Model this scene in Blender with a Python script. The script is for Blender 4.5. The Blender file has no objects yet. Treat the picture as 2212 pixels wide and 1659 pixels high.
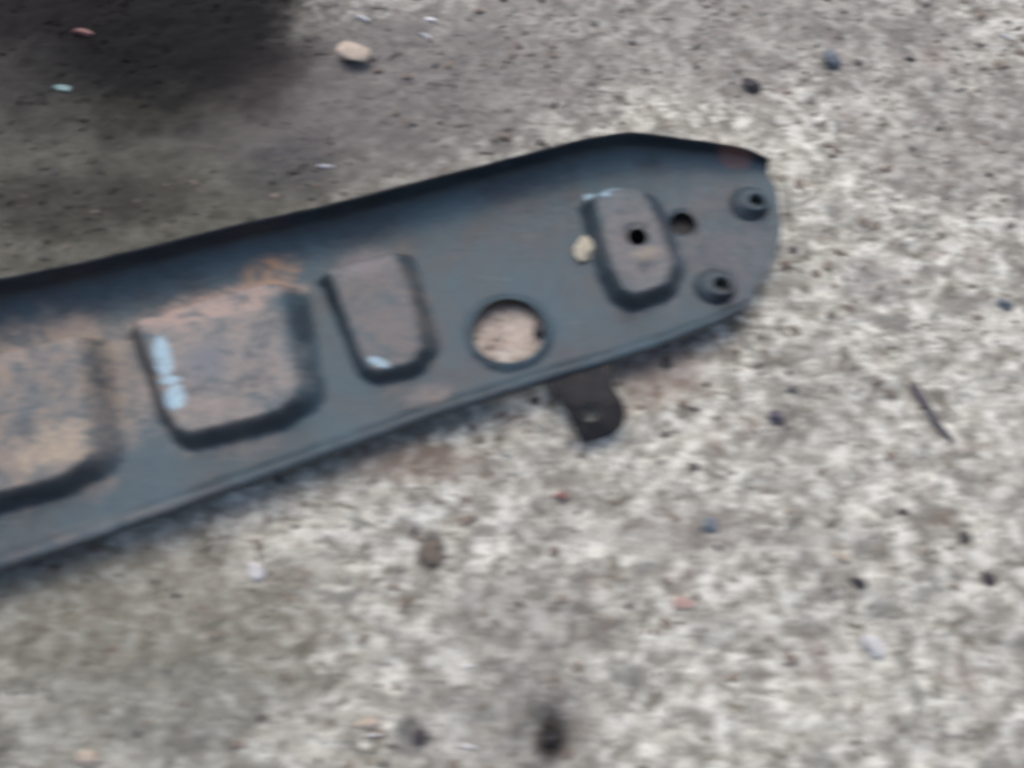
import bpy, math, random
import numpy as np
from mathutils import Vector, Matrix

random.seed(7)
RNG = np.random.default_rng(11)
sc = bpy.context.scene
COL = sc.collection
R = math.radians

# ------------------------------------------------------------------ camera
TILT = R(25)
CAM = Vector((0.0, -0.213, 0.475))
HT = math.tan(R(30))                       # half horizontal field
cam_d = bpy.data.cameras.new('camera')
cam = bpy.data.objects.new('camera', cam_d)
COL.objects.link(cam)
cam.location = CAM
cam.rotation_euler = (TILT, 0, 0)
cam_d.sensor_width = 36
cam_d.lens = 18 / HT
cam_d.clip_start = 0.01
cam_d.clip_end = 200
cam_d.dof.use_dof = True                   # the lens never focused on the subject
cam_d.dof.focus_distance = 3.0
cam_d.dof.aperture_fstop = 11
cam_d.dof.aperture_ratio = 0.33
sc.camera = cam

# ------------------------------------------------------------------ light
SUN_EL, SUN_AZ = R(66), R(-15)             # azimuth from +Y, towards +X
w = bpy.data.worlds.new("World")
sc.world = w
w.use_nodes = True
wn = w.node_tree
bg = wn.nodes['Background']
sky = wn.nodes.new('ShaderNodeTexSky')
sky.sky_type = 'NISHITA'
sky.sun_disc = False
sky.sun_elevation = SUN_EL
sky.sun_rotation = SUN_AZ
sky.air_density = 1.0
sky.dust_density = 4.0
sky.ozone_density = 1.0
wn.links.new(sky.outputs[0], bg.inputs[0])
bg.inputs[1].default_value = 0.13
sun_d = bpy.data.lights.new('sun', 'SUN')
sun_d.energy = 0.8
sun_d.angle = R(60)
sun_d.color = (1.0, 0.97, 0.91)
sun = bpy.data.objects.new('sun', sun_d)
COL.objects.link(sun)
sd = Vector((math.sin(SUN_AZ) * math.cos(SUN_EL), math.cos(SUN_AZ) * math.cos(SUN_EL), math.sin(SUN_EL)))
sun.rotation_euler = sd.to_track_quat('Z', 'Y').to_euler()
sun.location = sd * 5
sc.view_settings.view_transform = 'Standard'
sc.view_settings.look = 'None'
sc.view_settings.gamma = 1
sc.view_settings.exposure = 0.58
sc.cycles.max_bounces = 6

# ------------------------------------------------------------------ helpers
RX = Matrix.Rotation(TILT, 3, 'X')


def at(px, py, z=0.0):
    """the point of the level z seen at (px, py) of the 2212 x 1659 view of the photograph"""
    d = RX @ Vector(((px - 1106) / 1106 * HT, -(py - 829.5) / 1106 * HT, -1))
    t = (z - CAM.z) / d.z
    return CAM + d * t


def axy(px, py, z=0.0):
    p = at(px, py, z)
    return np.array((p.x, p.y))


def tag(o, label=None, cat=None, group=None, kind=None):
    for k, v in (('label', label), ('category', cat), ('group', group), ('kind', kind)):
        if v:
            o[k] = v
    return o


def empty(name, loc=(0, 0, 0)):
    o = bpy.data.objects.new(name, None)
    COL.objects.link(o)
    o.location = loc
    o.empty_display_size = 0.02
    return o


def mesh_obj(name, v, f, mat, parent=None, smooth=True, offset=None):
    me = bpy.data.meshes.new(name)
    me.from_pydata([tuple(map(float, p)) for p in v], [], [tuple(int(i) for i in q) for q in f])
    if smooth:
        me.polygons.foreach_set('use_smooth', [True] * len(me.polygons))
    me.materials.append(mat)
    me.update()
    o = bpy.data.objects.new(name, me)
    COL.objects.link(o)
    if parent:
        o.parent = parent
        if parent.location.length > 0:
            me.transform(Matrix.Translation(-parent.location))
    return o


def hash2(ix, iy, seed):
    n = (ix.astype(np.int64) * 374761393 + iy.astype(np.int64) * 668265263 + seed * 1442695041) & 0xffffffff
    n = ((n ^ (n >> 13)) * 1274126177) & 0xffffffff
    return ((n ^ (n >> 16)) & 0xffff) / 65535.0


def vnoise(x, y, seed=0):
    ix, iy = np.floor(x), np.floor(y)
    fx, fy = x - ix, y - iy
    fx, fy = fx * fx * (3 - 2 * fx), fy * fy * (3 - 2 * fy)
    a, b = hash2(ix, iy, seed), hash2(ix + 1, iy, seed)
    c, d = hash2(ix, iy + 1, seed), hash2(ix + 1, iy + 1, seed)
    return (a * (1 - fx) + b * fx) * (1 - fy) + (c * (1 - fx) + d * fx) * fy - 0.5


def ground_h(x, y):
    h = 0.007 * vnoise(x / 0.16, y / 0.16, 1) + 0.0045 * vnoise(x / 0.055 + 3, y / 0.05, 2)
    h += 0.0026 * vnoise((x + .3 * y) / 0.019, (y - .3 * x) / 0.017, 3)
    h += 0.0018 * vnoise((x - .5 * y) / 0.0085, (y + .5 * x) / 0.008, 4)
    h += 0.0009 * vnoise((x + .7 * y) / 0.0042, (y - .7 * x) / 0.0042, 5)
    # small pits
    p = vnoise(x / 0.013 + 9, y / 0.012, 6)
    h -= 0.004 * np.clip(p - 0.22, 0, 1) * 1.3
    # the hollow where the dark lump lies
    q = at(1195, 1590)
    h -= 0.008 * np.exp(-(((x - q.x) / .016) ** 2 + ((y - q.y) / .02) ** 2))
    q = at(1099, 715, .015)
    h += 0.0135 * np.exp(-(((x - q.x) / .029) ** 2 + ((y - q.y) / .029) ** 2) ** 2.5)
    return h - 0.001


# ------------------------------------------------------------------ node helpers
class NT:
    def __init__(self, name):
        self.m = bpy.data.materials.new(name)
        self.m.use_nodes = True
        self.t = self.m.node_tree
        self.b = self.t.nodes['Principled BSDF']
        self.tc = self.t.nodes.new('ShaderNodeTexCoord')
        self.P = self.tc.outputs['Object']

    def n(self, typ, **kw):
        o = self.t.nodes.new(typ)
        for k, v in kw.items():
            setattr(o, k, v)
        return o

    def l(self, a, b):
        self.t.links.new(a, b)

    def put(self, sock, v):
        if hasattr(v, 'is_linked') or isinstance(v, bpy.types.NodeSocket):
            self.l(v, sock)
        else:
            sock.default_value = v

    def noise(self, scale, detail=4, rough=0.6, vec=None, dist=0.0):
        o = self.n('ShaderNodeTexNoise')
        o.inputs['Scale'].default_value = scale
        o.inputs['Detail'].default_value = detail
        o.inputs['Roughness'].default_value = rough
        o.inputs['Distortion'].default_value = dist
        self.l(vec or self.P, o.inputs['Vector'])
        return o.outputs[0]

    def voro(self, scale, vec=None, feature='F1', out='Distance'):
        o = self.n('ShaderNodeTexVoronoi', feature=feature)
        o.inputs['Scale'].default_value = scale
        self.l(vec or self.P, o.inputs['Vector'])
        return o.outputs[out]

    def ramp(self, v, a, b, lo=0.0, hi=1.0):
        o = self.n('ShaderNodeMapRange', interpolation_type='SMOOTHSTEP')
        self.l(v, o.inputs[0])
        for i, x in enumerate((a, b, lo, hi)):
            o.inputs[i + 1].default_value = x
        return o.outputs[0]

    def math(self, op, a, b=0.0):
        o = self.n('ShaderNodeMath', operation=op)
        self.put(o.inputs[0], a)
        self.put(o.inputs[1], b)
        return o.outputs[0]

    def mix(self, f, a, b):
        o = self.n('ShaderNodeMix', data_type='RGBA')
        self.put(o.inputs[0], f)
        for s, v in ((o.inputs[6], a), (o.inputs[7], b)):
            if isinstance(v, tuple):
                s.default_value = (*v, 1)
            else:
                self.l(v, s)
        return o.outputs[2]

    def spot(self, x, y, a, b, rot=0.0, soft=0.2, warp=0.5, wscale=60):
        """mask of a patch lying round (x, y), radii a, b, with a ragged edge"""
        mp = self.n('ShaderNodeMapping', vector_type='TEXTURE')
        self.l(self.P, mp.inputs[0])
        mp.inputs['Location'].default_value = (x, y, 0)
        mp.inputs['Rotation'].default_value = (0, 0, rot)
        mp.inputs['Scale'].default_value = (a, b, 1000)
        ln = self.n('ShaderNodeVectorMath', operation='LENGTH')
        self.l(mp.outputs[0], ln.inputs[0])
        nz = self.math('MULTIPLY', self.math('SUBTRACT', self.noise(wscale, 9, .72), .5), warp * 2)
        d = self.math('ADD', ln.outputs['Value'], nz)
        return self.ramp(d, 1 + soft, 1 - soft)

    def bump(self, h, dist, strength=1.0):
        o = self.n('ShaderNodeBump')
        self.l(h, o.inputs['Height'])
        o.inputs['Distance'].default_value = dist
        o.inputs['Strength'].default_value = strength
        self.l(o.outputs[0], self.b.inputs['Normal'])


def pxr(px, py, rx, ry, z):
    """centre and radii in metres of an ellipse measured in the photograph"""
    c = at(px, py, z)
    ex, ey = at(px + rx, py, z), at(px, py - ry, z)
    return c.x, c.y, (ex - c).length, (ey - c).length


# ------------------------------------------------------------------ ground material
def ground_material():
    g = NT('pale_soil')
    big = g.noise(9, 4, .6, dist=.4)
    mid = g.noise(30, 5, .65, dist=.3)
    fine = g.noise(92, 6, .72)
    vf = g.noise(420, 4, .7)
    c = g.mix(g.ramp(mid, .36, .66), (.33, .315, .27), (.58, .56, .48))
    c = g.mix(g.ramp(fine, .46, .62), c, (.82, .805, .71))
    c = g.mix(g.math('MULTIPLY', g.ramp(vf, .52, .68), .6), c, (.25, .215, .18))
    c = g.mix(g.math('MULTIPLY', g.ramp(fine, .48, .34), .6), c, (.17, .145, .12))
    # brown, grey and greenish blotches of a centimetre or two
    v = g.noise(64, 6, .68, dist=.8)
    c = g.mix(g.math('MULTIPLY', g.ramp(v, .54, .64), .8), c, (.17, .15, .115))
    v2 = g.noise(47, 3, .55, dist=.6)
    c = g.mix(g.math('MULTIPLY', g.ramp(v2, .42, .30), .7), c, (.22, .225, .20))
    v3 = g.noise(24, 3, .6)
    c = g.mix(g.math('MULTIPLY', g.ramp(v3, .57, .70), .35), c, (.40, .32, .27))
    # dark specks
    vo = g.voro(95)
    sp = g.math('MULTIPLY', g.ramp(vo, .26, .14), g.ramp(g.noise(31, 2), .50, .58))
    c = g.mix(g.math('MULTIPLY', sp, .6), c, (.09, .08, .072))
    # larger tonal changes of the soil
    c = g.mix(g.math('MULTIPLY', g.ramp(big, .50, .66), .30), c, (.20, .18, .16))
    # ragged soil stains and dark patches, with the beam's shadow painted in
    ground_patches = [  # px, py, rx, ry, colour, strength, soft, warp
        (230, 330, 640, 370, (.078, .077, .060), .90, .45, .5),
        (830, 190, 420, 170, (.17, .155, .15), .75, .4, .45),
        (60, 60, 340, 190, (.036, .033, .032), .8, .5, .4),
        (520, 150, 150, 110, (.04, .033, .03), .75, .5, .6),
        (330, 215, 150, 40, (.14, .135, .10), .5, .5, .8),
        (330, 420, 90, 60, (.045, .042, .035), .6, .5, .7),
        (130, 430, 170, 70, (.03, .028, .024), .6, .4, .6),
        (1500, 40, 620, 150, (.21, .19, .175), .55, .4, .5),
        (2150, 300, 260, 120, (.20, .18, .165), .5, .5, .7),
        (1120, 1330, 210, 90, (.15, .135, .12), .45, .5, .8),
        (1120, 1570, 190, 170, (.14, .132, .12), .5, .5, .8),
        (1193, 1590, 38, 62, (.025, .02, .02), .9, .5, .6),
        (260, 1330, 460, 170, (.15, .14, .10), .6, .5, .8),
        (240, 1560, 420, 150, (.14, .143, .118), .5, .6, .8),
        (1500, 1150, 150, 60, (.16, .13, .12), .45, .5, .8),
        (900, 1000, 150, 40, (.26, .19, .15), .55, .5, .7),  # brown shadow below the beam's lower edge, painted into the soil
        (1420, 800, 110, 60, (.33, .24, .20), .55, .5, .7),  # shadow to the right of the tab, painted as soil colour
        (620, 360, 110, 60, (.06, .06, .065), .5, .5, .6),
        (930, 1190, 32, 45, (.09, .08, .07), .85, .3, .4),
        (890, 1590, 40, 40, (.10, .10, .10), .6, .35, .5),
        (2020, 1130, 60, 34, (.16, .14, .12), .6, .4, .6),
        (1890, 610, 70, 40, (.17, .155, .15), .5, .4, .7),
        (2080, 650, 60, 24, (.16, .14, .12), .6, .4, .7),
    ]
    ground_patches.append((380, -10, 290, 240, (.008, .007, .007), .985, .35, .4))  # near-black patch at the upper left
    ground_patches.append((60, -20, 260, 110, (.010, .008, .008), .9, .5, .4))
    ground_patches.append((1099, 710, 95, 100, (.52, .41, .355), .6, .4, .3))
    for px, py, rx, ry, col, k, soft, warp in ground_patches:
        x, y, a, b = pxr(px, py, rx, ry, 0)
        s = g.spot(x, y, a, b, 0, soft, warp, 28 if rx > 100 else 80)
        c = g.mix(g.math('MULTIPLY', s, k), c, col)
    g.l(c, g.b.inputs['Base Color'])
    g.b.inputs['Roughness'].default_value = .95
    g.b.inputs['Specular IOR Level'].default_value = .25
    h = g.math('ADD', g.math('MULTIPLY', g.noise(260, 6, .75), 1.0), g.math('MULTIPLY', vf, .5))
    g.bump(h, .0022, 1.0)
    return g.m


GROUND = ground_material()


def stone_mat(name, col, rough=.8, vary=.35):
    g = NT(name)
    d = tuple(x * (1 - vary) for x in col)
    c = g.mix(g.ramp(g.noise(160, 5, .7), .35, .65), d, col)
    g.l(c, g.b.inputs['Base Color'])
    g.b.inputs['Roughness'].default_value = rough
    g.bump(g.noise(600, 4, .7), .0006, .8)
    return g.m


# ------------------------------------------------------------------ the ground sheet
def ground():
    def axis(a, b, step, far):
        core = np.arange(a, b + step / 2, step)
        out, s = [], step
        x = core[-1]
        while x < far:
            s *= 1.25
            x += s
            out.append(x)
        out2, s, x = [], step, core[0]
        while x > -far:
            s *= 1.25
            x -= s
            out2.append(x)
        return np.array(out2[::-1] + list(core) + out)
    xs = axis(-.50, .50, .00155, 40)
    ys = axis(-.30, .56, .00155, 40)
    X, Y = np.meshgrid(xs, ys)
    Z = ground_h(X, Y)
    nx, ny = len(xs), len(ys)
    v = np.stack([X.ravel(), Y.ravel(), Z.ravel()], 1).astype(np.float32)
    i = np.arange(nx * ny).reshape(ny, nx)
    q = np.stack([i[:-1, :-1].ravel(), i[:-1, 1:].ravel(), i[1:, 1:].ravel(), i[1:, :-1].ravel()], 1).astype(np.int32)
    me = bpy.data.meshes.new('ground')
    me.vertices.add(len(v))
    me.vertices.foreach_set('co', v.ravel())
    me.loops.add(q.size)
    me.loops.foreach_set('vertex_index', q.ravel())
    me.polygons.add(len(q))
    me.polygons.foreach_set('loop_start', np.arange(0, q.size, 4, dtype=np.int32))
    me.polygons.foreach_set('use_smooth', np.ones(len(q), dtype=bool))
    me.update(calc_edges=True)
    me.materials.append(GROUND)
    o = bpy.data.objects.new('ground', me)
    COL.objects.link(o)
    tag(o, 'pale trodden soil with dark patches', kind='structure')


ground()

# ------------------------------------------------------------------ the steel beam
W = 0.0195                                  # level of the web's upper face
TH = 0.0022                                # sheet thickness


def sm(t):
    t = np.clip(t, 0, 1)
    return t * t * (3 - 2 * t)


def poly_sdf(px, py, poly):
    """signed distance (negative inside) of points to a polygon"""
    d = np.full(px.shape, 1e9)
    inside = np.zeros(px.shape, bool)
    n = len(poly)
    for i in range(n):
        ax, ay = poly[i]
        bx, by = poly[(i + 1) % n]
        ex, ey = bx - ax, by - ay
        t = np.clip(((px - ax) * ex + (py - ay) * ey) / (ex * ex + ey * ey), 0, 1)
        d = np.minimum(d, np.hypot(px - ax - t * ex, py - ay - t * ey))
        c = ((ay > py) != (by > py)) & (px < (bx - ax) * (py - ay) / (by - ay + 1e-12) + ax)
        inside ^= c
    return np.where(inside, -d, d)


PADS = [  # outline of the flat top in the photograph, height, round, side width
    dict(px=[(-340, 860), (-200, 760), (140, 690), (162, 750), (182, 992), (145, 1018), (-160, 1100), (-260, 1050)], h=.016, rf=.25, rd=.011, sw=.007),
    dict(px=[(302, 668), (568, 592), (592, 632), (630, 862), (602, 886), (392, 934), (362, 892)], h=.015, rf=.25, rd=.010, sw=.007),
    dict(px=[(718, 556), (826, 532), (858, 595), (898, 765), (882, 788), (815, 802), (790, 765)], h=.011, rf=.1, rd=.008, sw=.0055),
    dict(px=[(1300, 405), (1360, 395), (1382, 425), (1442, 590), (1428, 622), (1370, 638), (1345, 600)], h=.013, rf=0, rd=.0085, sw=.006),
]
for p in PADS:
    z = W + p['h']
    pts = [axy(x, y, z) for x, y in p['px']]
    c = sum(pts) / len(pts)
    p['poly'] = [c + (q - c) * (1 - p['rd'] / np.linalg.norm(q - c)) for q in pts]

HOLES = [  # px, py, rx, level, collar height
    dict(c=(1099, 710), r=75, z=W + .005, col=.0032, cw=.006),
    dict(c=(1378, 507), r=21, z=W + .013, col=-.002, cw=.004),
    dict(c=(1476, 480), r=27, z=W, col=-.0015, cw=.003),
]
for h in HOLES:
    x, y, a, b = pxr(h['c'][0], h['c'][1], h['r'], h['r'], h['z'])
    h['x'], h['y'], h['R'] = x, y, (a * .6 + b * .4)

LOW = [(-900, 1560), (-400, 1380), (0, 1236), (250, 1152), (540, 1048), (740, 975), (940, 903), (1180, 828), (1430, 750), (1540, 706), (1603, 676)]
UPP = [(-900, 985), (-400, 858), (0, 745), (250, 688), (540, 605), (800, 535), (1106, 443), (1262, 398), (1350, 382), (1500, 372), (1600, 366), (1655, 362)]
END = [(1603, 676), (1612, 655), (1645, 600), (1680, 540), (1688, 500), (1682, 440), (1672, 392), (1655, 362)]
# height of the upper flange along the beam (fraction of the length -> metres)
FLH = [(-900, .038), (0, .0325), (600, .029), (1106, .0255), (1300, .0245), (1360, .0245), (1500, .0185), (1600, .0135), (1652, .007)]


def resample(pts, n, z):
    w3 = np.array([axy(x, y, z) for x, y in pts])
    return w3


def along(pts, key, u, z=None):
    xs = np.array([p[0] for p in pts], float)
    if z is None:
        return np.interp(key, xs, [p[1] for p in pts])
    w3 = np.array([axy(x, y, z) for x, y in pts])
    return np.stack([np.interp(key, xs, w3[:, 0]), np.interp(key, xs, w3[:, 1])], -1)


NU = 760
NW = 150                                   # rows over the web
NF = 40                                    # rows over the fillet and the flange
u = np.linspace(0, 1, NU)
lowx = -900 + u * (1606 + 900)
uppx = -900 + u * (1652 + 900)
Lp = along(LOW, lowx, u, W)
Up = along(UPP, uppx, u, W)


def smooth_line(A, k=9):
    B = A.copy()
    for _ in range(k):
        B[1:-1] = (B[:-2] + 2 * B[1:-1] + B[2:]) / 4
    return B


Lp, Up = smooth_line(Lp, 30), smooth_line(Up, 30)
fh = np.interp(uppx, [p[0] for p in FLH], [p[1] for p in FLH])
fh = smooth_line(fh[:, None], 60)[:, 0]
s = np.linspace(0, 1, NW)
base = Lp[:, None, :] * (1 - s[None, :, None]) + Up[:, None, :] * s[None, :, None]
Epts = np.array([axy(x, y, W) for x, y in END])
el = np.concatenate([[0], np.cumsum(np.linalg.norm(np.diff(Epts, axis=0), axis=1))])
el /= el[-1]
E = np.stack([np.interp(s, el, Epts[:, 0]), np.interp(s, el, Epts[:, 1])], -1)
E = smooth_line(E, 5)
wgt = sm((u - .80) / .20) ** 1.3
base += wgt[:, None, None] * (E - base[-1])[None]
X, Y = base[..., 0], base[..., 1]
Z = np.full(X.shape, W)
# across direction, up the web towards the flange
width = np.linalg.norm(Up - Lp, axis=1)
dist_low = s[None, :] * width[:, None]
ru = np.where(dist_low < .013, .0035 * (1 - np.cos((.013 - dist_low) / .010 * math.pi)) / 2, 0)
Z += np.where(dist_low < .003, .0035 * np.sqrt(np.clip(1 - ((.003 - dist_low) / .003) ** 2, 0, 1)) - .0005, ru)
padmask = []
for p in PADS:
    d = poly_sdf(X, Y, p['poly']) - p['rd']
    gx, gy = np.gradient(d, axis=0), np.gradient(d, axis=1)
    # direction away from the pad in the plane
    Xu, Yu, Xv, Yv = np.gradient(X, axis=0), np.gradient(Y, axis=0), np.gradient(X, axis=1), np.gradient(Y, axis=1)
    det = Xu * Yv - Xv * Yu
    wx, wy = (gx * Yv - gy * Yu) / det, (gy * Xu - gx * Xv) / det
    down = sm((-wy / (np.hypot(wx, wy) + 1e-9) + .35) / 1.3)
    right = sm(wx / (np.hypot(wx, wy) + 1e-9)) * p['rf']
    sw = p['sw'] * (.8 + 1.3 * (1 - down) + 1.3 * right * (1 - down))
    hgt = p['h'] * sm((sw - d) / (sw + p['sw'] * .35))
    Z += hgt
    padmask.append(hgt > p['h'] * .02)
# a shallow wrinkle and dents of the pressing
topfade = 1 - sm((s - .90) / .10)
Z = W + (Z - W) * topfade[None]
Z += .0005 * vnoise(X / .008 + 4, Y / .009, 23)
Z += .0014 * vnoise(X / .06, Y / .05, 21) + .0005 * vnoise(X / .018, Y / .018, 22)
dx, dy, _, _ = pxr(1400, 575, 10, 10, W + .013)
Z -= .003 * np.exp(-((X - dx) ** 2 + (Y - dy) ** 2) / .0045 ** 2)
dx, dy, _, _ = pxr(562, 835, 10, 10, W + .015)
Z -= .0022 * np.exp(-((X - dx) ** 2 + (Y - dy) ** 2) / .006 ** 2)
colmask = None
for i, h in enumerate(HOLES):
    d = np.hypot(X - h['x'], Y - h['y']) - h['R']
    Z += h['col'] * sm(1 - d / h['cw'])
    if i == 0:
        colmask = d < h['cw'] + .0005
# studs' pressed dimples at the tip
TIPS = [(1622, 432), (1546, 612)]
for tx, ty in TIPS:
    x, y, a, b = pxr(tx, ty, 30, 30, W)
    d = np.hypot(X - x, Y - y)
    Z += .0012 * sm(1.4 - d / .010)
# fillet and flange, leaning outwards
acr = Up - Lp
nrm = np.stack([-(np.gradient(Up[:, 1])), np.gradient(Up[:, 0])], -1)
nrm /= np.linalg.norm(nrm, axis=1)[:, None]
nrm = smooth_line(nrm, 40)
FR = .012                                  # how far the sweep bites into the web
PROF_A = [0, R(8), R(18), R(28), R(37), R(46), R(54), R(66), R(90), R(97), R(98)]
ff = np.linspace(0, 1, NF + 1)[1:]
ang = np.interp(ff, np.linspace(0, 1, len(PROF_A)), PROF_A)
po, pz = np.cumsum(np.cos(ang)), np.cumsum(np.sin(ang))
po, pz = po / pz[-1], pz / pz[-1]
XF, YF, ZF = (np.zeros((NU, NF)) for _ in range(3))
Ztop = Z[:, -1]
for k in range(NF):
    o, zz = fh * po[k], fh * pz[k]
    XF[:, k] = base[:, -1, 0] + (nrm[:, 0] * (o - FR * .6))
    YF[:, k] = base[:, -1, 1] + (nrm[:, 1] * (o - FR * .6))
    ZF[:, k] = Ztop + zz
    # short run-in so the fillet starts where the web ends
base_shift = nrm * (FR * .6)
ramp_in = sm((s - .80) / .20)
X = X - base_shift[:, 0][:, None] * ramp_in[None]
Y = Y - base_shift[:, 1][:, None] * ramp_in[None]
wob = .0006 * vnoise(XF / .03, ZF / .02 + 5, 31)
YF += wob
GX, GY, GZ = (np.concatenate(t, 1) for t in ((X, XF), (Y, YF), (Z, ZF)))
NV = GX.shape[1]
# snap the rims of the holes
fcx = (GX[:-1, :-1] + GX[1:, :-1] + GX[:-1, 1:] + GX[1:, 1:]) / 4
fcy = (GY[:-1, :-1] + GY[1:, :-1] + GY[:-1, 1:] + GY[1:, 1:]) / 4
gone = np.zeros(fcx.shape, bool)
jj = np.arange(NV - 1)[None, :]
for h in HOLES:
    inside = (np.hypot(fcx - h['x'], fcy - h['y']) < h['R']) & (jj < NW - 1)
    gone |= inside
    touch = np.zeros(GX.shape, int)
    for a in (0, 1):
        for b in (0, 1):
            touch[a:a + inside.shape[0], b:b + inside.shape[1]] += inside
    rim = (touch > 0) & (touch < 4)
    d = np.hypot(GX - h['x'], GY - h['y']) + 1e-9
    GX[rim] = (h['x'] + (GX - h['x']) / d * h['R'])[rim]
    GY[rim] = (h['y'] + (GY - h['y']) / d * h['R'])[rim]
Pt = np.stack([GX, GY, GZ], -1)
du = np.gradient(Pt, axis=0)
dv = np.gradient(Pt, axis=1)
Nn = np.cross(du, dv)
Nn /= np.linalg.norm(Nn, axis=-1, keepdims=True) + 1e-12
if Nn[NU // 2, NW // 2, 2] < 0:
    Nn = -Nn
Pb = Pt - Nn * TH
fi = np.full(gone.shape, 0)
def fmask(vm):
    out = np.zeros(gone.shape, bool)
    m = vm[:-1, :-1] & vm[1:, :-1] & vm[:-1, 1:] & vm[1:, 1:]
    out[:, :m.shape[1]] = m
    return out
fi[:, NW - 1 + 6:] = 10                    # flange
lowrow = int(.012 / width.mean() * NW)
for k, m in enumerate(padmask):
    fi[fmask(m) & (fi == 0)] = 20 + k
fi[fmask(colmask) & (fi == 0)] = 30
fi[:, :lowrow] = 11
fi[gone] = -1


def region(name, code, mat, parent):
    sel = np.argwhere(fi == code)
    idx = {}
    vs, ns = [], []

    def vid(i, j, side):
        k = (i, j, side)
        if k not in idx:
            idx[k] = len(vs)
            vs.append((Pt if side == 0 else Pb)[i, j])
            ns.append(Nn[i, j] if side == 0 else -Nn[i, j])
        return idx[k]
    faces = []
    H, Wd = fi.shape
    for i, j in sel.tolist():
        q = [(i, j), (i + 1, j), (i + 1, j + 1), (i, j + 1)]
        faces.append([vid(a, b, 0) for a, b in q])
        faces.append([vid(a, b, 1) for a, b in reversed(q)])
        for (e0, e1, ni, nj) in ((q[0], q[1], i, j - 1), (q[1], q[2], i + 1, j), (q[2], q[3], i, j + 1), (q[3], q[0], i - 1, j)):
            if not (0 <= ni < H and 0 <= nj < Wd) or fi[ni, nj] == -1:
                faces.append([vid(*e0, 0), vid(*e0, 1), vid(*e1, 1), vid(*e1, 0)])
    o = mesh_obj(name, vs, faces, mat, parent)
    me = o.data
    me.polygons.foreach_set('use_smooth', [True] * len(me.polygons))
    me.normals_split_custom_set_from_vertices([tuple(n) for n in ns])
    return o


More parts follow.
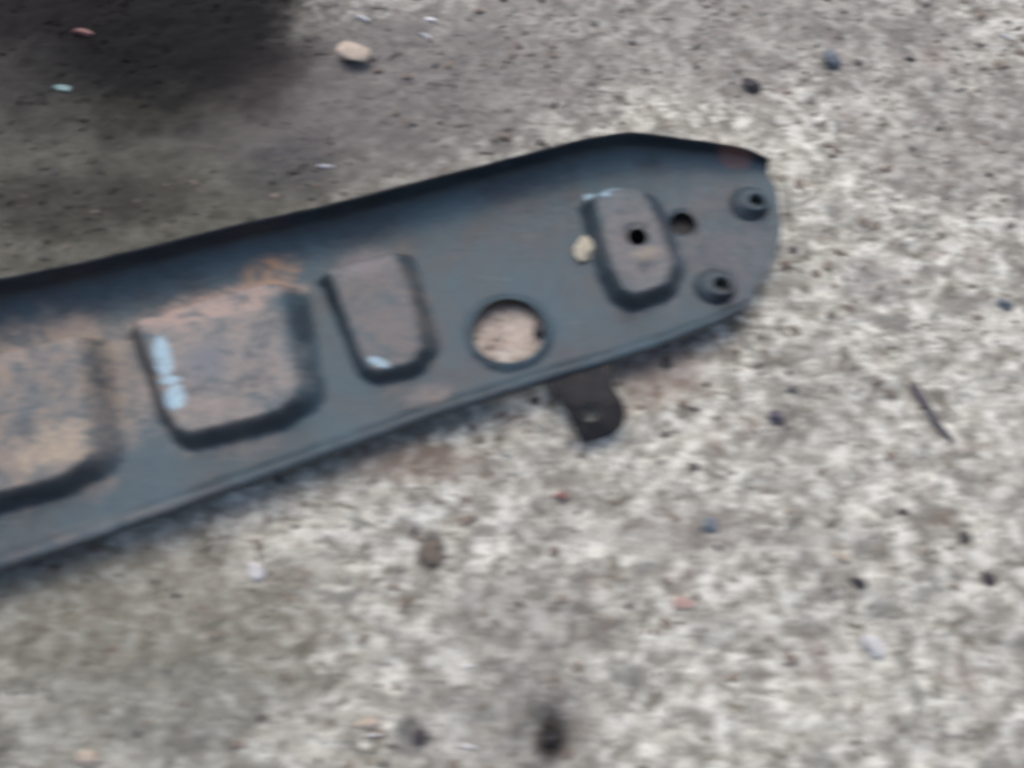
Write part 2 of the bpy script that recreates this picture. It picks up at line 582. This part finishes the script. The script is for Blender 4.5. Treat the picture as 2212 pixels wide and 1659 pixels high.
def steel_material():
    g = NT('dusty_black_paint')
    geo = g.n('ShaderNodeNewGeometry')
    sep = g.n('ShaderNodeSeparateXYZ')
    g.l(geo.outputs['Normal'], sep.inputs[0])
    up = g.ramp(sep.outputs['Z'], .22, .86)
    n1 = g.noise(22, 5, .65, dist=.5)
    n2 = g.noise(85, 5, .7)
    c = g.mix(g.ramp(n2, .35, .7), (.016, .019, .024), (.022, .030, .036))
    dust_sheen = g.math('MULTIPLY', up, g.ramp(n1, .34, .68, .22, .85))  # dust on upward faces, with the web's bluish sheen painted in
    c = g.mix(dust_sheen, c, (.050, .089, .110))
    rough = g.math('ADD', g.math('MULTIPLY', dust_sheen, .35), .30)
    mott = g.math('MULTIPLY', g.ramp(g.noise(48, 8, .75, dist=1.0), .40, .56, .18, 1.0), g.ramp(g.noise(300, 5, .75), .38, .56, .45, 1.0))
    # dried brown dirt, thicker on the pads
    dirt = [  # px, py, rx, ry, level, colour, strength
        (60, 860, 210, 190, W + .016, (.25, .20, .16), .95, .3, .35, 60),
        (20, 740, 230, 50, W + .016, (.27, .215, .18), .85, .3, .4, 60),
        (120, 960, 90, 45, W + .016, (.36, .29, .21), .8, .3, .5, 90),
        (470, 800, 170, 140, W + .015, (.27, .23, .20), .92, .25, .35, 60),
        (450, 645, 180, 48, W + .015, (.37, .27, .22), 1.0, .25, .4, 70),
        (575, 575, 60, 28, W + .010, (.34, .21, .13), .95, .4, .4, 70),
        (225, 735, 80, 34, W + .004, (.25, .215, .17), .6, .5, .6, 70),
        (230, 850, 50, 40, W, (.25, .20, .15), .4, .5, .6, 70),
        (820, 680, 75, 130, W + .011, (.17, .14, .125), .9, .3, .35, 60),
        (780, 555, 80, 40, W + .011, (.20, .18, .185), .6, .4, .4, 60),
        (900, 640, 25, 120, W + .008, (.20, .145, .10), .5, .6, .5, 60),
        (930, 855, 45, 25, W, (.25, .185, .155), .6, .4, .5, 90),
        (1380, 520, 75, 120, W + .013, (.18, .158, .15), .75, .35, .3, 60),
        (1395, 548, 32, 14, W + .013, (.26, .215, .155), .7, .4, .5, 120),
        (440, 790, 45, 45, W + .015, (.10, .125, .16), .7, .5, .4, 60),
        (1540, 500, 130, 150, W, (.14, .132, .135), .35, .5, .6, 60),
        (250, 1140, 300, 26, W, (.17, .15, .14), .5, .5, .6, 60),
        (1150, 860, 260, 22, W, (.19, .17, .165), .35, .5, .6, 60),
    ]
    for px, py, rx, ry, z, col, k, soft, warp, ws in dirt:
        x, y, a, b = pxr(px, py, rx, ry, z)
        m = g.math('MULTIPLY', g.math('MULTIPLY', g.spot(x, y, a, b, .3, soft, warp * 1.6, ws), k), up)
        m = g.math('MULTIPLY', m, mott)
        c = g.mix(m, c, col)
        rough = g.math('MAXIMUM', rough, g.math('MULTIPLY', m, .95))
    # orange rust near the tip of the flange
    rx_ = at(1595, 320, W + .017)
    m = g.spot(rx_.x, rx_.y + .001, .011, .0045, -.25, .3, .4, 120)
    c = g.mix(g.math('MULTIPLY', m, .6), c, (.20, .09, .07))
    # thin rust freckles
    fr = g.math('MULTIPLY', g.ramp(g.noise(150, 5, .75), .60, .70), g.ramp(g.noise(16, 3), .48, .62))
    c = g.mix(g.math('MULTIPLY', fr, .55), c, (.15, .075, .04))
    # bare zinc where the paint has chipped off
    metal = 0.0
    chips = [
        (356, 774, 19, 44, .30, W + .011), (371, 828, 23, 9, .1, W + .011), (383, 864, 22, 27, .2, W + .011),
        (1288, 414, 30, 11, -.6, W + .009), (1340, 392, 30, 7, 0, W + .010), (822, 790, 25, 9, -.4, W + .006),
    ]
    for px, py, rx, ry, rot, z in chips:
        x, y, a, b = pxr(px, py, rx, ry, z)
        m = g.spot(x, y, a, b, rot, .12, .75, 130)
        m = g.math('MULTIPLY', m, g.ramp(g.noise(210, 5, .75), .36, .50, .6, 1))
        c = g.mix(g.math('MULTIPLY', m, .9), c, (.22, .33, .40))
        metal = g.math('MAXIMUM', metal, g.math('MULTIPLY', m, .3))
        rough = g.math('MULTIPLY', rough, g.math('SUBTRACT', 1.0, g.math('MULTIPLY', m, .35)))
    g.l(c, g.b.inputs['Base Color'])
    g.l(rough, g.b.inputs['Roughness'])
    g.l(metal, g.b.inputs['Metallic'])
    g.b.inputs['Specular IOR Level'].default_value = .55
    mp = g.n('ShaderNodeMapping')
    g.l(g.P, mp.inputs[0])
    mp.inputs['Rotation'].default_value = (0, 0, .6)
    mp.inputs['Scale'].default_value = (9, 240, 60)
    scr = g.math('MULTIPLY', g.ramp(g.noise(2.2, 3, .6, vec=mp.outputs[0]), .66, .72), g.ramp(g.noise(14, 2), .5, .6))
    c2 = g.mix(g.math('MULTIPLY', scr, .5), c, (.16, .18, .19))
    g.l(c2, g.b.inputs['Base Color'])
    h = g.math('ADD', g.noise(240, 5, .7), g.math('MULTIPLY', n2, 1.2))
    g.bump(h, .0013, .7)
    return g.m


STEEL = steel_material()
beam = empty('steel_crossmember', (0, 0, 0))
beam['kind'] = 'thing'
tag(beam, 'black painted steel channel beam with dusty raised pads and holes, lying across pale soil', 'metal crossmember')
web = region('web_plate', 0, STEEL, beam)
fl = region('upper_flange', 10, STEEL, beam)
fl['label'] = 'tall near-black side wall of the beam'
region('lower_lip', 11, STEEL, beam)
for k, lab in enumerate(('big square pad caked with tan dirt, cut by the photo edge', 'square pad with chipped pale metal on its left side',
                         'narrow oblong brown pad', 'oblong pad near the tip, pierced by a small hole')):
    o = region('raised_pad', 20 + k, STEEL, beam)
    o['label'] = lab
region('hole_collar', 30, STEEL, beam)


def hole_shade():  # added black sheet under the tip, stands in for shade inside the holes
    ol = [at(x, y, W - .009) for x, y in ((1290, 470), (1560, 425), (1660, 470), (1590, 640), (1420, 690), (1340, 600))]
    v = [(p.x, p.y, W - .009) for p in ol] + [(p.x, p.y, W - .012) for p in ol]
    n = len(ol)
    f = [tuple(range(n))[::-1], tuple(range(n, 2 * n))] + [(k, (k + 1) % n, n + (k + 1) % n, n + k) for k in range(n)]
    m = NT('hole_shade_black')
    m.b.inputs['Base Color'].default_value = (.012, .012, .013, 1)
    m.b.inputs['Roughness'].default_value = .7
    mesh_obj('hole_shade_sheet', v, f, m.m, beam, smooth=False)


hole_shade()


def lathe(name, prof, n, x, y, mat, parent, shift=(0, 0)):
    """turned shape; shift moves the rings sideways as they rise"""
    v, f = [], []
    for q in prof:
        r_, z = q[:2]
        t_ = q[2] if len(q) > 2 else 1.0
        for k in range(n):
            a = 2 * math.pi * k / n
            v.append((x + shift[0] * t_ + r_ * math.cos(a), y + shift[1] * t_ + r_ * math.sin(a), z))
    m = len(prof)
    for i in range(m - 1):
        for k in range(n):
            f.append((i * n + k, i * n + (k + 1) % n, (i + 1) * n + (k + 1) % n, (i + 1) * n + k))
    return mesh_obj(name, v, f, mat, parent)


# weld nuts standing at the tip
for tx, ty in TIPS:
    x, y, a, b = pxr(tx, ty, 30, 30, W + .004)
    z0 = W + .0015
    sh = (.0030, -.0030)
    sh = (.0026, -.0030)
    nut = lathe('weld_nut', [(.0128, z0 - .001, 0), (.0118, z0 + .0008, 0), (.0104, z0 + .0022, .25), (.0088, z0 + .0046, .6), (.0076, z0 + .0060, .85), (.0064, z0 + .0067, 1), (.0054, z0 + .0064, 1),
                             (.0045, z0 + .0052, 1), (.0040, z0 - .002, 1)], 32, x, y, STEEL, beam, sh)
    thr = NT('dark_thread')
    thr.b.inputs['Base Color'].default_value = (.03, .038, .032, 1)
    thr.b.inputs['Roughness'].default_value = .5
    prof = []
    for q in range(9):
        prof.append((.0041 - (.0006 if q % 2 else 0), z0 + .0046 - q * .0008))
    prof.append((.0001, z0 - .0022))
    lathe('thread', prof, 24, x, y, thr.m, nut, sh)


# ------------------------------------------------------------------ mounting tab below the lower edge
def plate(name, front, thick, mat, parent, holes=()):
    """a bevelled plate from a closed outline of 3-D points, with one round hole"""
    import bmesh
    bm = bmesh.new()
    c = sum((Vector(p) for p in front), Vector()) / len(front)
    nn = Vector()
    for i in range(len(front)):
        nn += (Vector(front[i]) - c).cross(Vector(front[(i + 1) % len(front)]) - c)
    nn.normalize()
    # outline -> ring of quads towards the hole
    hc, hr, = holes
    hc = Vector(hc)
    ax = (Vector(front[0]) - hc)
    ax -= nn * ax.dot(nn)
    ax.normalize()
    ay = nn.cross(ax)
    n = 64
    # sample outline by angle
    ring_o = []
    pts = [Vector(p) for p in front]
    pl = [(ax.dot(p - hc), ay.dot(p - hc), nn.dot(p - hc)) for p in pts]
    for k in range(n):
        a = 2 * math.pi * k / n
        dx, dy = math.cos(a), math.sin(a)
        best = None
        for i in range(len(pl)):
            x1, y1, z1 = pl[i]
            x2, y2, z2 = pl[(i + 1) % len(pl)]
            ex, ey = x2 - x1, y2 - y1
            det = dx * (-ey) + ex * dy
            if abs(det) < 1e-12:
                continue
            t = (x1 * (-ey) + ex * y1) / det
            s_ = (dx * y1 - dy * x1) / det
            if t > 0 and -1e-6 <= s_ <= 1 + 1e-6 and (best is None or t > best[0]):
                best = (t, z1 + (z2 - z1) * s_)
        ring_o.append(hc + ax * dx * best[0] + ay * dy * best[0] + nn * best[1])
    rings = []
    for tt, off in ((0, 0), (1, 0)):
        pass
    ring_i = [hc + (ax * math.cos(2 * math.pi * k / n) + ay * math.sin(2 * math.pi * k / n)) * hr for k in range(n)]
    lay = []
    e = .0006
    for ring, shrink in ((ring_o, 1), (ring_i, -1)):
        ins = [p + (hc - p).normalized() * e * shrink for p in ring]
        lay.append(([p + nn * 0 for p in ins], [p - nn * e for p in ring], [p - nn * (thick - e) for p in ring], [p - nn * thick for p in ins]))
    o_, i_ = lay
    seq = [o_[0], o_[1], o_[2], o_[3], i_[3], i_[2], i_[1], i_[0]]
    vr = [[bm.verts.new(p) for p in r_] for r_ in seq]
    for a_ in range(8):
        A, B = vr[a_], vr[(a_ + 1) % 8]
        for k in range(n):
            bm.faces.new((A[k], A[(k + 1) % n], B[(k + 1) % n], B[k]))
    bmesh.ops.recalc_face_normals(bm, faces=bm.faces)
    me = bpy.data.meshes.new(name)
    bm.to_mesh(me)
    bm.free()
    me.materials.append(mat)
    ob = bpy.data.objects.new(name, me)
    COL.objects.link(ob)
    ob.parent = parent
    return ob


tabm = NT('black_tab_paint')
tabm.l(tabm.mix(tabm.ramp(tabm.noise(120, 5, .7), .4, .7), (.010, .010, .012), (.024, .021, .020)), tabm.b.inputs['Base Color'])
tabm.b.inputs['Roughness'].default_value = .6
tabm.b.inputs['Specular IOR Level'].default_value = .3
tabm.bump(tabm.noise(300, 4, .7), .0008, .6)


def tab_at(dx=0):
    ol = [(1185, 826, .027), (1325, 775, .027), (1318, 812, .022), (1326, 840, .019), (1343, 866, .016), (1352, 892, .013), (1345, 920, .009),
          (1326, 938, .006), (1290, 950, .004), (1256, 958, .003), (1243, 930, .006), (1226, 892, .011), (1205, 860, .017), (1196, 846, .022)]
    ol = [at(x, y, min(z, W - .0025)) + Vector((dx, -dx * -.32, 0)) for x, y, z in ol]
    hc = at(1272, 892, .0115) + Vector((dx, dx * .32, 0))
    return ol, hc


ol, hc = tab_at()
t = plate('mounting_tab', ol, .003, tabm.m, beam, (hc, .0052))
t['label'] = 'black tab with a round hole below the lower edge'
# the same tab further along the beam, outside the picture, on which it also rests
t2 = t.copy()
COL.objects.link(t2)
t2.parent = beam
dd = at(-330, 1330, W) - at(1230, 815, W)
t2.location = (dd.x, dd.y, 0)

# ------------------------------------------------------------------ stones
def ico(sub):
    t = (1 + 5 ** .5) / 2
    v = [(-1, t, 0), (1, t, 0), (-1, -t, 0), (1, -t, 0), (0, -1, t), (0, 1, t), (0, -1, -t), (0, 1, -t), (t, 0, -1), (t, 0, 1), (-t, 0, -1), (-t, 0, 1)]
    f = [(0, 11, 5), (0, 5, 1), (0, 1, 7), (0, 7, 10), (0, 10, 11), (1, 5, 9), (5, 11, 4), (11, 10, 2), (10, 7, 6), (7, 1, 8), (3, 9, 4), (3, 4, 2),
         (3, 2, 6), (3, 6, 8), (3, 8, 9), (4, 9, 5), (2, 4, 11), (6, 2, 10), (8, 6, 7), (9, 8, 1)]
    v = [np.array(p) / np.linalg.norm(p) for p in v]
    for _ in range(sub):
        cache, nf = {}, []

        def mid(a, b):
            k = (min(a, b), max(a, b))
            if k not in cache:
                p = v[a] + v[b]
                v.append(p / np.linalg.norm(p))
                cache[k] = len(v) - 1
            return cache[k]
        for a, b, c in f:
            x, y, z = mid(a, b), mid(b, c), mid(c, a)
            nf += [(a, x, z), (b, y, x), (c, z, y), (x, y, z)]
        f = nf
    return np.array(v), np.array(f)


ICO3, ICO1, ICO0 = ico(3), ico(1), ico(0)


def stone_shape(seed, cuts=9, base=ICO3, soft=.06):
    rg = np.random.default_rng(seed)
    v = base[0].copy()
    for _ in range(cuts):
        n = rg.normal(size=3)
        n /= np.linalg.norm(n)
        h = rg.uniform(.42, .80)
        d = v @ n - h
        v -= np.where(d > 0, d, 0)[:, None] * n * .93
    v *= (1 + soft * vnoise(v[:, 0] * 3 + seed, v[:, 1] * 3 + v[:, 2] * 2, seed))[:, None]
    return v


def stone(name, px, py, lx, ly, hz, rot, mat, label, cat='stone', group=None, seed=1, sink=.3, cuts=9, level=0.0):
    """lx, ly full extents in photograph pixels"""
    p = at(px, py, level + hz * .5)
    lx, ly = lx * 1.08, ly * 1.08
    k = (at(px + 50, py, 0) - at(px - 50, py, 0)).length / 100
    gz = float(ground_h(np.array([p.x]), np.array([p.y]))[0])
    v = stone_shape(seed, cuts) * np.array((lx * k / 2, ly * k / 2, hz / 2 * 1.25))
    ca, sa = math.cos(rot), math.sin(rot)
    v = v @ np.array(((ca, sa, 0), (-sa, ca, 0), (0, 0, 1)))
    me = bpy.data.meshes.new(name)
    me.from_pydata(v.tolist(), [], ICO3[1].tolist())
    me.polygons.foreach_set('use_smooth', [True] * len(me.polygons))
    me.materials.append(mat)
    o = bpy.data.objects.new(name, me)
    COL.objects.link(o)
    o.location = (p.x, p.y, gz + hz * (.5 - sink * .5))
    tag(o, label, cat, group)
    return o


M_TAN = stone_mat('tan_stone', (.52, .43, .34), .8, .25)
M_GREY = stone_mat('blue_grey_stone', (.16, .185, .21), .7)
M_DARK = stone_mat('dark_stone', (.06, .052, .056), .6)
M_BLACK = stone_mat('black_stone', (.012, .010, .010), .45)
M_RED = stone_mat('red_stone', (.30, .15, .13), .7)
M_BROWN = stone_mat('brown_stone', (.17, .135, .105), .85)
M_WHITE = stone_mat('white_stone', (.55, .54, .52), .6, .25)
M_PINK = stone_mat('pink_stone', (.48, .33, .28), .8)
M_PURP = stone_mat('purple_stone', (.11, .10, .125), .7)
M_CHIP = stone_mat('white_quartz', (.8, .8, .8), .2, .1)
M_TEAL = stone_mat('teal_glass', (.16, .30, .30), .2)

stone('stone', 758, 112, 100, 66, .012, -.12, M_TAN, 'flat tan stone, largest one on the ground, above the beam', seed=5, cuts=12)
stone('pebble', 1800, 122, 44, 40, .009, -.6, M_GREY, 'blue-grey angular pebble at the upper right', seed=8)
stone('pebble', 1624, 174, 46, 24, .008, -.5, M_DARK, 'dark brown pebble above the tip of the beam', seed=9)
stone('pebble', 1195, 1588, 46, 60, .008, 0, M_BLACK, 'black lump in a hollow near the bottom edge', seed=12, sink=.5)
stone('pebble', 172, 62, 46, 20, .007, -.1, M_RED, 'reddish pebble in the dark upper left corner', seed=13)
stone('glass_shard', 132, 181, 42, 16, .003, -.15, M_TEAL, 'small teal shard in the dark upper left', 'shard', seed=14)
stone('pebble', 1676, 905, 34, 40, .006, .4, M_PURP, 'small purplish pebble right of the black tab', seed=15)
stone('pebble', 930, 1186, 44, 60, .007, .2, M_BROWN, 'grey-brown pebble standing out on pale soil below the beam', seed=16, sink=.5)
stone('pebble', 1214, 1068, 42, 18, .005, -.1, M_RED, 'flat rust-brown pebble below the black tab', seed=17)
stone('pebble', 1536, 1134, 40, 40, .006, .5, M_GREY, 'slate grey pebble in the lower middle', seed=18, sink=.5)
stone('pebble', 900, 1590, 38, 40, .006, .1, M_DARK, 'dark pebble near the bottom, left of the black lump', seed=19, sink=.4)
stone('pebble', 1163, 716, 26, 50, .007, .2, M_DARK, 'dark pebble at the right rim inside the big round hole', seed=20, level=.009)
stone('pebble', 790, 1560, 58, 26, .006, .1, M_TAN, 'sand-coloured flat pebble near the bottom edge', seed=21, sink=.5)
stone('pebble', 180, 1640, 46, 36, .007, .1, M_TAN, 'yellowish pebble in the bottom left corner', seed=22)
stone('pebble', 2180, 650, 40, 30, .006, -.5, M_GREY, 'grey pebble at the right edge', seed=23, sink=.5)
stone('pebble', 1480, 1300, 46, 26, .006, -.2, M_PINK, 'pinkish pebble in the lower middle', seed=24, sink=.5)
stone('pebble', 2140, 1245, 28, 36, .006, .3, M_DARK, 'small dark pebble at the lower right edge', seed=25)
stone('pebble', 1860, 1262, 44, 20, .005, -.4, M_DARK, 'flat dark pebble in the lower right', seed=26, sink=.5)
stone('pebble', 1820, 1205, 48, 20, .005, -.3, M_TAN, 'ochre flat pebble in the lower right', seed=27, sink=.5)
stone('pebble', 545, 1230, 44, 50, .006, .3, M_WHITE, 'white stone among dark patches at lower left', seed=28, sink=.5)
stone('pebble', 1890, 1395, 70, 44, .007, -.5, M_WHITE, 'whitest stone in the lower right', seed=29, sink=.6)
# 90, 60, .008, -.4, M_WHITE, 'pale round stone at the top right', seed=30, sink=.6)
CHIPS = [(920, 72, -.5, 'white glinting chip right of the tan stone, lower of two close together'),
         (932, 42, -.5, 'white glinting chip right of the tan stone, upper of two close together'),
         (703, 357, -.1, 'white glinting chip on grey soil just above the long edge of the beam'),
         (782, 38, -.5, 'white glinting chip near the top edge, directly above the tan stone'),
         (1013, 1437, 0, 'white glinting chip on brownish soil above the black lump, to its left'),
         (1010, 1611, -.2, 'white glinting chip between the two dark pebbles at the bottom edge'),
         (803, 1587, .1, 'white glinting chip beside the sand-coloured pebble at the bottom'),
         (2185, 65, -.8, 'white glinting chip in the top right corner')]
for k, (px, py, a, lab) in enumerate(CHIPS):
    stone('quartz_chip', px, py, 34, 7, .003, a, M_CHIP, lab, 'chip', 'glinting white chips on the soil', seed=40 + k)


# dried mud flake stuck beside the end pad
def flake():
    p = at(1266, 532, W + .0015)
    v = stone_shape(71, 14, soft=.35) * np.array((.0098, .0110, .003))
    o = mesh_obj('mud_flake', v + np.array((p.x, p.y, W + .0018)), ICO3[1], M_FLAKE, None)
    tag(o, 'pale dried mud flake lying on the beam beside the end pad', 'mud flake')


M_FLAKE = stone_mat('dry_mud', (.47, .43, .33), .95, .3)
flake()


# twig
def twig():
    g = NT('dark_bark')
    g.l(g.mix(g.noise(300, 4, .7), (.05, .045, .05), (.13, .12, .13)), g.b.inputs['Base Color'])
    g.b.inputs['Roughness'].default_value = .8
    pts = [(1975, 825), (1990, 848), (2010, 880), (2030, 910), (2050, 935), (2064, 950)]
    rad = [.0022, .0026, .0022, .0020, .0016, .0008]
    c = []
    for i, (x, y) in enumerate(pts):
        p = at(x, y, .003)
        p.z = float(ground_h(np.array([p.x]), np.array([p.y]))[0]) + .002
        c.append(p)
    v, f, n = [], [], 10
    for i, p in enumerate(c):
        d = (c[min(i + 1, 5)] - c[max(i - 1, 0)]).normalized()
        a = d.cross(Vector((0, 0, 1))).normalized()
        b = a.cross(d)
        for k in range(n):
            th = 2 * math.pi * k / n
            r = rad[i] * (1 + .15 * math.sin(3 * th + i))
            v.append(p + (a * math.cos(th) + b * math.sin(th)) * r)
    for i in range(5):
        for k in range(n):
            f.append((i * n + k, i * n + (k + 1) % n, (i + 1) * n + (k + 1) % n, (i + 1) * n + k))
    f += [tuple(range(n))[::-1], tuple(range(5 * n, 6 * n))]
    o = mesh_obj('twig', v, f, g.m)
    tag(o, 'thin dark twig lying on pale soil at the right', 'twig')


twig()


# countless crumbs and grit
def grit(name, count, lo, hi, mat, label, seed, dens=None, area=(-.48, .48, -.28, .55)):
    rg = np.random.default_rng(seed)
    x = rg.uniform(area[0], area[1], count)
    y = rg.uniform(area[2], area[3], count)
    cl = vnoise(x / .07, y / .06, seed) + .5 * vnoise(x / .02, y / .02, seed + 1)
    keep = cl > rg.uniform(-.55, .35, count)
    if mat is not GROUND:                  # none on the dark earth
        q, q2 = at(330, 60), at(900, 420)
        keep &= np.hypot((x - q.x) / (q2.x - q.x), (y - q.y) / (q.y - q2.y)) > rg.uniform(.7, 1.1, count)
    x, y = x[keep], y[keep]
    n = len(x)
    sz = lo + (hi - lo) * rg.random(n) ** 2.5
    bv, bf = ICO0
    rot = rg.uniform(0, 2 * math.pi, n)
    z = ground_h(x, y)
    st = rg.uniform(.6, 1.3, (n, 3)) * np.array((1.15, .9, .6))
    v = bv[None] * st[:, None] * sz[:, None, None] * rg.uniform(.8, 1.2, (n, 12, 1))
    ca, sa = np.cos(rot)[:, None], np.sin(rot)[:, None]
    vx = v[..., 0] * ca - v[..., 1] * sa
    vy = v[..., 0] * sa + v[..., 1] * ca
    V = np.stack([vx + x[:, None], vy + y[:, None], v[..., 2] + z[:, None] + sz[:, None] * .15], -1).reshape(-1, 3)
    F = (bf[None] + np.arange(n)[:, None, None] * 12).reshape(-1, 3)
    me = bpy.data.meshes.new(name)
    me.from_pydata(V.tolist(), [], F.tolist())
    me.materials.append(mat)
    o = bpy.data.objects.new(name, me)
    COL.objects.link(o)
    tag(o, label, kind='stuff')


grit('pale_grit', 12000, .0009, .0030, GROUND, 'pale crumbs of soil and limestone grit', 101)
grit('brown_grit', 2800, .0009, .0037, stone_mat('brown_grit_stone', (.24, .195, .155), .9, .4), 'brown crumbs of soil', 102)
grit('dark_grit', 1300, .0008, .0036, stone_mat('dark_grit_stone', (.07, .066, .066), .8, .4), 'dark grit scattered on the soil', 103)
